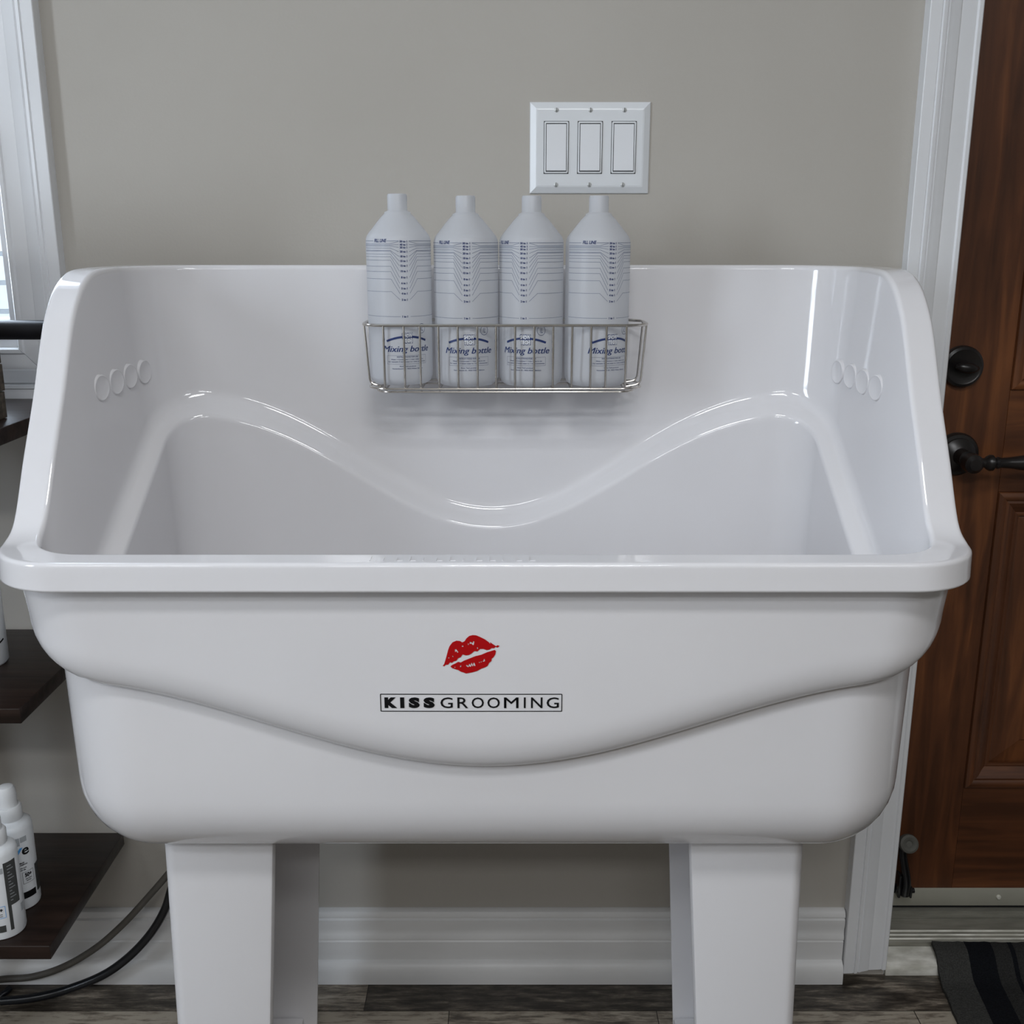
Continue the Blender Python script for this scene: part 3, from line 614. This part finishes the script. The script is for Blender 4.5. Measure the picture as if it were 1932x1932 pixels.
def mixing_bottle(loc, psi, label):
    root = empty('mixing_bottle', loc); root.rotation_euler.z = psi
    tag(root, label, 'bottle', 'mixing bottles in the wire basket')
    bm = B(); lathe(bm, BPROF, 56); obj('bottle_body', bm, M['hdpe'], root, ang=55, loc=(0, 0, 0))
    bm = B(); hx = .0062; kx = .0165; far = .062
    for val, ztx, zl in marks:
        add_mesh(bm, fit(text_mesh('%d to 1' % val, 1, .05), None, .0026), lambda x, y_: wrap(x-.0006, ztx+y_))
    o = obj('scale_figures', bm, M['ink'], root, smooth=False, loc=(0, 0, 0))
    for sg, sub in ((-1, marks[:-1]), (1, marks[:-1]), (-1, marks[-1:]), (1, marks[-1:])):
        bm = B()
        for val, ztx, zl in sub:
            if val == 1: strip(bm, [(sg*hx, ztx), (sg*far, zl)], GR, wrap, .003)
            else: strip(bm, [(sg*hx, ztx), (sg*kx, zl), (sg*far, zl)], GR*(1.1 if val > 12 else 1), wrap, .003)
        if len(sub) == 1: pass
        elif sg > 0: strip(bm, [(hx, .1760), (far, .1760)], GR*1.3, wrap, .003)
        else: strip(bm, [(-hx, .1760), (-.021, .1760)], GR*1.3, wrap, .003); strip(bm, [(-.0405, .1760), (-far, .1760)], GR*1.3, wrap, .003)
        obj('scale_lines', bm, M['inkline'], root, smooth=False, loc=(0, 0, 0))
    bm = B(); add_mesh(bm, fit(text_mesh('FILL LINE', 1, .035, .25), .0175, .0040), lambda x, y_: wrap(x-.0300, .1764+y_)); c0 = .0016
    obj('fill_line_mark', bm, M['ink'], root, smooth=False, loc=(0, 0, 0)); bm = B()
    strip(bm, [(c0+.020+.0052*math.cos(2*PI*k/28), .0705+.0058*math.sin(2*PI*k/28)) for k in range(29)], .0005, wrap, .003)
    add_mesh(bm, fit(text_mesh('1L', 1, .01, .3), .0035, .0058), lambda x, y_: wrap(c0+.020+x, .0705+y_))
    # emblem: thick arc behind two words
    arc = [(c0+.0262*(k/12-1), .0555+.0055*(1-(k/12-1)**2)) for k in range(25)]
    strip(bm, arc, .0026, wrap, .003)
    for wd_, zz, ww in (('SHOW', .0625, .0125), ('TECH', .0562, .0120)):
        add_mesh(bm, fit(text_mesh(wd_, 1, .06), ww*1.10, .0070), lambda x, y_: wrap(c0+x, zz+y_, off=.0005))
    
    for k_ in (-1, 0, 1): add_mesh(bm, fit(text_mesh('Mixing bottle', 1, 0, .28), .0622, .0098), lambda x, y_: wrap(c0+x+k_*.00022, .0448+y_, off=.00035+.00003*k_))
   
    bwid = .0258
    strip(bm, [(c0-bwid, .0378), (c0+bwid, .0378), (c0+bwid, .0273), (c0-bwid, .0273), (c0-bwid, .0378)], .00022, wrap, .003)
    for t_, zz, ww, hh_ in (('INSTRUCTIONS FOR USE', .0361, .027, .0017), ('Water + Concentrate = 1 Liter ready to use', .0328, .042, .0019), ('For example: 5 times water to 1 time concentrate', .0299, .049, .0019), ('Show Tech products', .0243, .021, .0019), ('Vierzemboom 25 - 9032 Wilsen, Belgium', .0213, .040, .0019)):
        add_mesh(bm, fit(text_mesh(t_, 1, .02), ww, hh_), lambda x, y_: wrap(c0+x, zz+y_))
    obj('printed_label', bm, M['ink'], root, smooth=False, loc=(0, 0, 0))
    bm = B()
    for wd_, zz, ww in (('SHOW', .0625, .0125), ('TECH', .0562, .0120)):
        add_mesh(bm, fit(text_mesh(wd_, 1, .03), ww, .0052), lambda x, y_: wrap(c0+x, zz+y_, off=.0008))
    obj('emblem_letters', bm, M['white'], root, smooth=False, loc=(0, 0, 0))
    return root
def copy_tree(o, parent=None):
    c = o.copy(); C.objects.link(c); c.parent = parent
    for ch in [q for q in bpy.data.objects if q.parent == o]: copy_tree(ch, c)
    return c
xs = [P3(u, 560, 1.38).x for u in (755.5, 880.5, 1002, 1125.5)]
psi = [15.5, 4, -13.5, 23]
labs = ['white mixing bottle at the left end of the wire basket, gap on its right',
        'second white mixing bottle from the left in the wire basket, logo facing ahead',
        'third white mixing bottle from the left in the wire basket, print turned left',
        'white mixing bottle at the right end of the wire basket, print turned right']
b0 = mixing_bottle((xs[0], 1.370-CD, BZ+.001), math.radians(psi[0]), labs[0])
for i in range(1, 4):
    c = copy_tree(b0); c.location = (xs[i], 1.371-CD, BZ-.0002); c.rotation_euler.z = math.radians(psi[i]); c['label'] = labs[i]
b0.location.z += .001

# ------------------------------------------------------------------ switch plate
px, pz = .1057, 1.3105
sp = empty('light_switch', (px, 0, pz)); tag(sp, 'white three-gang rocker light switch on the beige wall above the tub', 'light switch')
bm = B(); hw, hh = .0815, .0592
rs = []
for ins, d in ((0, .0), (0, .0015), (.0008, .0025), (.0085, .0062), (.0105, .0066)):
    rs.append([bm.verts.new((px+sx_*(hw-ins), -d, pz+sz_*(hh-ins))) for sx_, sz_ in ((-1, -1), (1, -1), (1, 1), (-1, 1))])
for a, b_ in zip(rs, rs[1:]):
    for i in range(4): bm.faces.new((a[i], a[(i+1) % 4], b_[(i+1) % 4], b_[i]))
bm.faces.new(rs[-1]); obj('switch_plate', bm, M['plate'], sp, smooth=False)
def rr2(cx, cz, w_, h, r, y_, n=5):
    return [Vector((p.x, y_, p.y)) for p in rrect(cx-w_/2, cx+w_/2, cz-h/2, cz+h/2, r, 0, n)]
for i in (-1, 0, 1):
    cx = px+i*.0457; cz = pz+.0005; yf = -.0067
    bm = B(); box(bm, cx-.0170, cx+.0170, yf-.0002, yf+.001, cz-.0340, cz+.0340); obj('switch_gap_shade', bm, M['shadowgap'], sp, smooth=False)  # dark sheet standing in for the shade around the frame
    bm = B(); o_ = [[bm.verts.new(p) for p in rr2(cx, cz, w_, h, r, yy)] for w_, h, r, yy in ((.0326, .0667, .002, yf+.001), (.0326, .0667, .002, yf-.0012), (.0318, .0659, .0018, yf-.0018), (.0284, .0625, .0006, yf-.0018), (.0282, .0623, .0006, yf+.0005))]
    for a, b_ in zip(o_, o_[1:]):
        m = len(a)
        for k in range(m): bm.faces.new((a[k], a[(k+1) % m], b_[(k+1) % m], b_[k]))
    fr_ = obj('switch_frame', bm, M['plate'], sp)
    bm = B(); box(bm, cx-.0281/2, cx+.0281/2, yf-.0002, yf+.0008, cz-.0622/2, cz+.0622/2); obj('rocker_gap_shade', bm, M['shadowgap'], fr_, smooth=False)  # dark sheet painted as the shade around the rocker
    bm = B()     # rocker: bottom pressed out
    w2, h2 = .0134, .0302
    pf = [(-h2, -.0005), (-h2, -.0040), (-h2+.0008, -.0045), (0, -.0022), (h2-.0006, -.0012), (h2, -.0008), (h2, -.0)]
    A = [bm.verts.new((cx-w2, yf+d, cz+z)) for z, d in pf]; D = [bm.verts.new((cx+w2, yf+d, cz+z)) for z, d in pf]
    for k in range(len(pf)-1): bm.faces.new((A[k], A[k+1], D[k+1], D[k]))
    bm.faces.new(A); bm.faces.new(D); obj('rocker', bm, M['plate2'], fr_, ang=20)
    for sz_ in (-1, 1):
        zz = pz+.0005+sz_*.0481
        bm = B(); lathe(bm, [(.0, .0016), (.0018, .0014), (.0029, .0007), (.0031, -.001)], 18, (cx, -.0066, zz), 'y'); s_ = obj('screw', bm, M['screw'], sp)
        bm = B(); box(bm, cx-.0004, cx+.0004, -.0084, -.0078, zz-.0026, zz+.0026); obj('screw_slot', bm, M['slot'], s_, smooth=False)

# ------------------------------------------------------------------ shelving at the left
sh = empty('shelving_unit', (-.95, -.17, .0)); tag(sh, 'dark stained wood shelving unit with black pipe frame at the left wall', 'shelf')
SX = -.614
for zt_ in (.282, .624, .971):
    bm = B(); box(bm, -1.38, SX, 1.224-CD, -.0275 if zt_ < .9 else -.024, zt_-.0205, zt_, .0012); obj('shelf', bm, M['shelf'], sh, ang=60)
for xx in (-.93, -1.33):
    for yy in (1.24-CD, -.165):
        bm = B(); tube(bm, [(xx, yy, .0), (xx, yy, 1.40)], .013, 20); obj('pipe_post', bm, M['blackmetal'], sh)
rp = P3(40, 622.5, 1.42)
bm = B(); tube(bm, fillet_path([(-1.36, 1.42-CD, rp.z), (-.575, 1.42-CD, rp.z), (-.575, -.004, rp.z)], .02, 6), .0128, 24); rl = obj('pipe_rail', bm, M['blackmetal'], sh)
bm = B(); lathe(bm, [(.03, 0), (.03, .004), (.018, .008), (.018, .016), (.0, .016)], 28, (-.575, -.0005, rp.z), 'y'); obj('wall_flange', bm, M['blackmetal'], rl)
# crate on the top shelf
cr0 = empty('wooden_crate', (-.77, -.257, .971)); tag(cr0, 'dark weathered wooden slatted box on the top shelf, at the left photo edge', 'box')
z = .9715; y0 = 1.205-CD; y1 = 1.341-CD
for k in range(8):
    h = .0345; x1 = -.640-(.0012, 0, .0008, .0004)[k % 4]; bm = B()
    box(bm, -.90, x1, y0, y0+.010, z, z+h-.001, .001); box(bm, -.90, x1, y1-.010, y1, z, z+h-.001, .001)
    box(bm, x1-.010, x1, y0+.0102, y1-.0102, z, z+h-.001, .001); box(bm, -.90, -.89, y0+.0102, y1-.0102, z, z+h-.001, .001)
    obj('slat', bm, M['crate'], cr0, ang=60); z += h
for x_ in (-.889, -.668):
    for y_ in (y0+.0102, y1-.0262):
        bm = B(); box(bm, x_, x_+.015, y_, y_+.016, .977, z-.002, .001); obj('corner_post', bm, M['crate'], cr0, smooth=False)
bm = B(); box(bm, -.889, -.652, y0+.011, y1-.011, .9716, .976); obj('crate_base', bm, M['crate'], cr0, smooth=False)

# ------------------------------------------------------------------ shelf bottles
def patch(bm, a0, a1, z0, z1, r, off=.0004, n=14, c=(0, 0)):
    A = [bm.verts.new(((r+off)*math.sin(a0+(a1-a0)*i/n), -(r+off)*math.cos(a0+(a1-a0)*i/n), z0)) for i in range(n+1)]
    D = [bm.verts.new(((r+off)*math.sin(a0+(a1-a0)*i/n), -(r+off)*math.cos(a0+(a1-a0)*i/n), z1)) for i in range(n+1)]
    for i in range(n): bm.faces.new((A[i], A[i+1], D[i+1], D[i]))
rb = .0275
SPR = [(0, 0), (rb-.003, 0), (rb-.0008, .001), (rb, .004), (rb, .120), (rb-.0012, .125), (rb-.005, .1285), (.0165, .131), (.0160, .133), (0, .133)]
def spray_bottle(loc, rot, label, style):
    root = empty('spray_bottle', loc); root.rotation_euler.z = rot; tag(root, label, 'bottle', 'white spray bottles on the bottom shelf')
    O = dict(loc=(0, 0, 0))
    bm = B(); lathe(bm, SPR, 44); obj('bottle_body', bm, M['sprayb'], root, ang=50, **O)
    bm = B(); lathe(bm, [(0, .1325), (.0165, .1325), (.0172, .134), (.0172, .149), (.0155, .1515), (0, .1515)], 36); cl = obj('collar', bm, M['cap'], root, **O)
    for k in range(0): pass
    bm = B(); lathe(bm, [(0, .151), (.0125, .151), (.0125, .166), (.0118, .176), (.0095, .180), (.006, .1815), (0, .1815)], 32); 
    obj('cap', bm, M['cap'], root, **O)
    w_ = lambda x, z: wrap(x, z, rb, .0006); w2_ = lambda x, z: wrap(x, z, rb, .0009)
    if style == 0:
        for q_ in ((-.2, .25, .100, .112), (.28, .62, .104, .112)): bm = B(); patch(bm, *q_, rb); obj('grey_label_block', bm, M['lab2'], root, **O)
        bm = B(); add_mesh(bm, fit(text_mesh('v', 1, .05, .35), .011, .012), lambda x, y_: w_(.0045+x, .0905+y_)); obj('blue_letter', bm, M['blue'], root, smooth=False, **O)
        bm = B(); add_mesh(bm, fit(text_mesh('e', 1, .02), .0105, .0105), lambda x, y_: w_(.0135+x, .0895+y_))
        for t_, x_, z_, ww, hh_ in (('MILD', .006, .0735, .008, .002), ('SHAMPOO', .008, .0705, .012, .002), ('WITH ALOE', .007, .0655, .010, .0016), ('500 ML', .007, .0625, .008, .0016), ('50+', .0135, .0535, .010, .0065), ('DILUTION', .0135, .0475, .009, .0016), ('RATIO', .0135, .0445, .007, .0016)):
            add_mesh(bm, fit(text_mesh(t_, 1, .05), ww, hh_), lambda x, y_: w_(x_+x, z_+y_))
        strip(bm, [(.0055, .041), (.0215, .041), (.0215, .0585), (.0055, .0585), (.0055, .041)], .0004, w_, .003)
        patch(bm, .15, .82, .018, .028, rb, .0005); obj('label_print', bm, M['black'], root, smooth=False, **O)
        bm = B(); patch(bm, .93, 1.35, .02, .062, rb, .0004); obj('dark_label_block', bm, M['lab'], root, **O)
    else:
        bm = B(); patch(bm, -.5, .10, .012, .022, rb); obj('dark_label_block', bm, M['lab'], root, **O)
        bm = B(); patch(bm, .30, .95, .048, .112, rb); patch(bm, .30, .46, .012, .048, rb); obj('dark_label_block', bm, M['lab'], root, **O)
        for q_ in ((-.4, .27, .098, .106), (.98, 1.2, .030, .042)): bm = B(); patch(bm, *q_, rb); obj('grey_label_block', bm, M['lab2'], root, **O)
        bm = B()
        for k in range(12): strip(bm, [(.0125, .106-k*.0046), (.0125+.006+.003*math.sin(k*2.1), .106-k*.0046)], .0009, w2_, .003)
        obj('label_small_text', bm, M['lab2'], root, smooth=False, **O)
        bm = B(); add_mesh(bm, fit(text_mesh('50+', 1, .05), .011, .006), lambda x, y_: w_(-.004+x, .0455+y_))
        for z_ in (.039, .036): add_mesh(bm, fit(text_mesh('DILUTION', 1, .03), .009, .0015), lambda x, y_: w_(-.004+x, z_+y_))
        obj('label_print', bm, M['black'], root, smooth=False, **O); bm = B(); add_mesh(bm, fit(text_mesh('e', 1, .02), .009, .009), lambda x, y_: w_(-.008+x, .080+y_))
        obj('label_print', bm, M['black'], root, smooth=False, **O)
        bm = B(); strip(bm, [(-.012, .0335), (.0045, .0335), (.0045, .0505), (-.012, .0505), (-.012, .0335)], .0006, w_, .003); obj('blue_label_frame', bm, M['blue'], root, smooth=False, **O)
    return root
spray_bottle((-.669-rb, 1.323-CD, .2823), math.radians(30), 'white spray bottle standing further back on the bottom shelf, label with blue letter and 50+', 0)
spray_bottle((-.6625-rb, 1.2615-CD, .2823), math.radians(26), 'white spray bottle at the front edge of the bottom shelf with dark grey label panel', 1)
# bottle on the middle shelf
rm = .030; c_ = (-.697-rm, 1.372-CD, .6243)
tbm = empty('shampoo_bottle', c_); tag(tbm, 'white bottle with fine black print on the middle shelf, cut by the photo edge', 'bottle')
bm = B(); lathe(bm, [(0, 0), (rm-.003, 0), (rm, .004), (rm, .118), (rm-.003, .126), (.018, .134), (.012, .137), (0, .137)], 44); obj('bottle_body', bm, M['sprayb'], tbm, ang=50, loc=(0, 0, 0))
bm = B(); lathe(bm, [(0, .136), (.0145, .136), (.0145, .156), (.013, .158), (0, .158)], 32); obj('cap', bm, M['cap'], tbm, loc=(0, 0, 0))
bm = B(); w_ = lambda x, z: wrap(x, z, rm, .0005)
for k in range(16): strip(bm, [(.022+.003*math.sin(k*1.7), .112-k*.0042), (.036+.004*math.sin(k*2.9), .112-k*.0042)], .0011, w_, .003)
strip(bm, [(.002+.0035*k, .036+.003*math.sin(k*.55)) for k in range(13)], .0026, w_, .003)
obj('label_print', bm, M['black'], tbm, smooth=False, loc=(0, 0, 0))

# ------------------------------------------------------------------ hoses
def hose(name, px, r, m, lab, ends):
    pts = [P3(u, v, s) for u, v, s in px]; pts = ends[0]+pts+ends[1]
    bm = B(); tube(bm, spline(pts, 10), r, 14); tag(obj(name, bm, m), lab, 'hose')
hose('hose', [(0, 1848, 1.496), (60, 1843, 1.494), (120, 1824, 1.489), (180, 1789, 1.480), (232, 1744, 1.478), (280, 1692, 1.478), (318, 1648, 1.480)], .0055, M['hgrey'],
     'thin grey hose curving up from the floor behind the tub leg, above the black one',
     ([Vector((-1.6, -.038, .0058)), Vector((-1.1, -.038, .0058)), Vector((-.90, -.040, .0085))], [P3(355, 1602, 1.48), P3(395, 1545, 1.482), P3(420, 1480, 1.484), P3(430, 1300, 1.484)]))
hose('hose', [(0, 1889, 1.457), (60, 1883, 1.4625), (120, 1869, 1.472), (190, 1842, 1.477), (240, 1808, 1.479), (282, 1764, 1.480), (310, 1718, 1.480)], .0068, M['hblack'],
     'thick black hose lying on the floor and rising behind the left tub leg',
     ([Vector((-1.6, -.13, .0072)), Vector((-1.1, -.11, .0072)), Vector((-.90, -.085, .0072))], [P3(324, 1675, 1.478), P3(342, 1610, 1.48), P3(360, 1530, 1.482), P3(375, 1300, 1.482)]))
# coil end of the black hose near the left photo edge
bm = B(); tube(bm, spline([(-1.2, -.075, .0052), (-.95, -.062, .0052), P3(-20, 1884, 1.468), P3(6, 1875, 1.475), P3(19, 1864, 1.486)], 8), .005, 12)
tag(obj('power_cable', bm, M['hblack']), 'black cable loop lying against the baseboard at the lower left photo edge', 'cable')

# ------------------------------------------------------------------ rug with stripes, its back edge lying up over the threshold
rug = empty('striped_rug', (1.1, -.1, 0)); tag(rug, 'grey and black striped doormat in front of the wooden door', 'rug')
stripes = [(0, .054, 'ruggrey'), (.054, .098, 'rugblack'), (.098, .126, 'rugdark'), (.126, .134, 'rugblack'), (.134, .19, 'rugdark'), (.19, .24, 'rugblack'), (.24, .31, 'ruggrey'), (.31, .36, 'rugblack'), (.36, .46, 'rugdark'), (.46, .50, 'rugblack'), (.50, .60, 'ruggrey')]
def rz(y_): t = min(1, max(0, (y_+.035)/.055)); t = t*t*(3-2*t); return .001+t*.0285
ang = math.radians(6)
for a, b_, mt in stripes:
    bm = B(); ny = 46; nx = max(2, int((b_-a)/.008)); random.seed(int(a*1000))
    V = []
    for j in range(ny+1):
        yl = .037-.46*j/ny; row = []
        for i in range(nx+1):
            xl = a+(b_-a)*i/nx; jj = .0015*random.uniform(-1, 1) if j in (0, ny) else 0
            X = .712+xl*math.cos(ang)+(yl-.037)*math.sin(ang)+(random.uniform(-.001, .001) if (a == 0 and i == 0) else 0); Y = yl+xl*-.02+jj
            row.append((X, Y, rz(Y)))
        V.append(row)
    top = [[bm.verts.new((x, y_, z+.007+random.uniform(-.0005, .0005))) for x, y_, z in r_] for r_ in V]; bot = [[bm.verts.new(p) for p in r_] for r_ in V]
    for j in range(ny):
        for i in range(nx):
            bm.faces.new((top[j][i], top[j][i+1], top[j+1][i+1], top[j+1][i])); bm.faces.new((bot[j][i], bot[j][i+1], bot[j+1][i+1], bot[j+1][i]))
        bm.faces.new((top[j][0], top[j+1][0], bot[j+1][0], bot[j][0])); bm.faces.new((top[j][nx], top[j+1][nx], bot[j+1][nx], bot[j][nx]))
    for i in range(nx):
        bm.faces.new((top[0][i], top[0][i+1], bot[0][i+1], bot[0][i])); bm.faces.new((top[ny][i], top[ny][i+1], bot[ny][i+1], bot[ny][i]))
    obj('stripe', bm, M[mt], rug, ang=60)

# ------------------------------------------------------------------ ceiling lamps (out of frame, they light the room)
for lx, ly, p, ll in LAMPS:
    cl = empty('ceiling_lamp', (lx, ly, CEIL)); tag(cl, 'white linear ceiling lamp in the room above the tub', 'ceiling lamp', 'linear ceiling lamps')
    bm = B(); box(bm, lx-ll/2-.03, lx+ll/2+.03, ly-.15, ly+.15, CEIL-.060, CEIL-.001, .004); obj('lamp_housing', bm, M['trim'], cl)
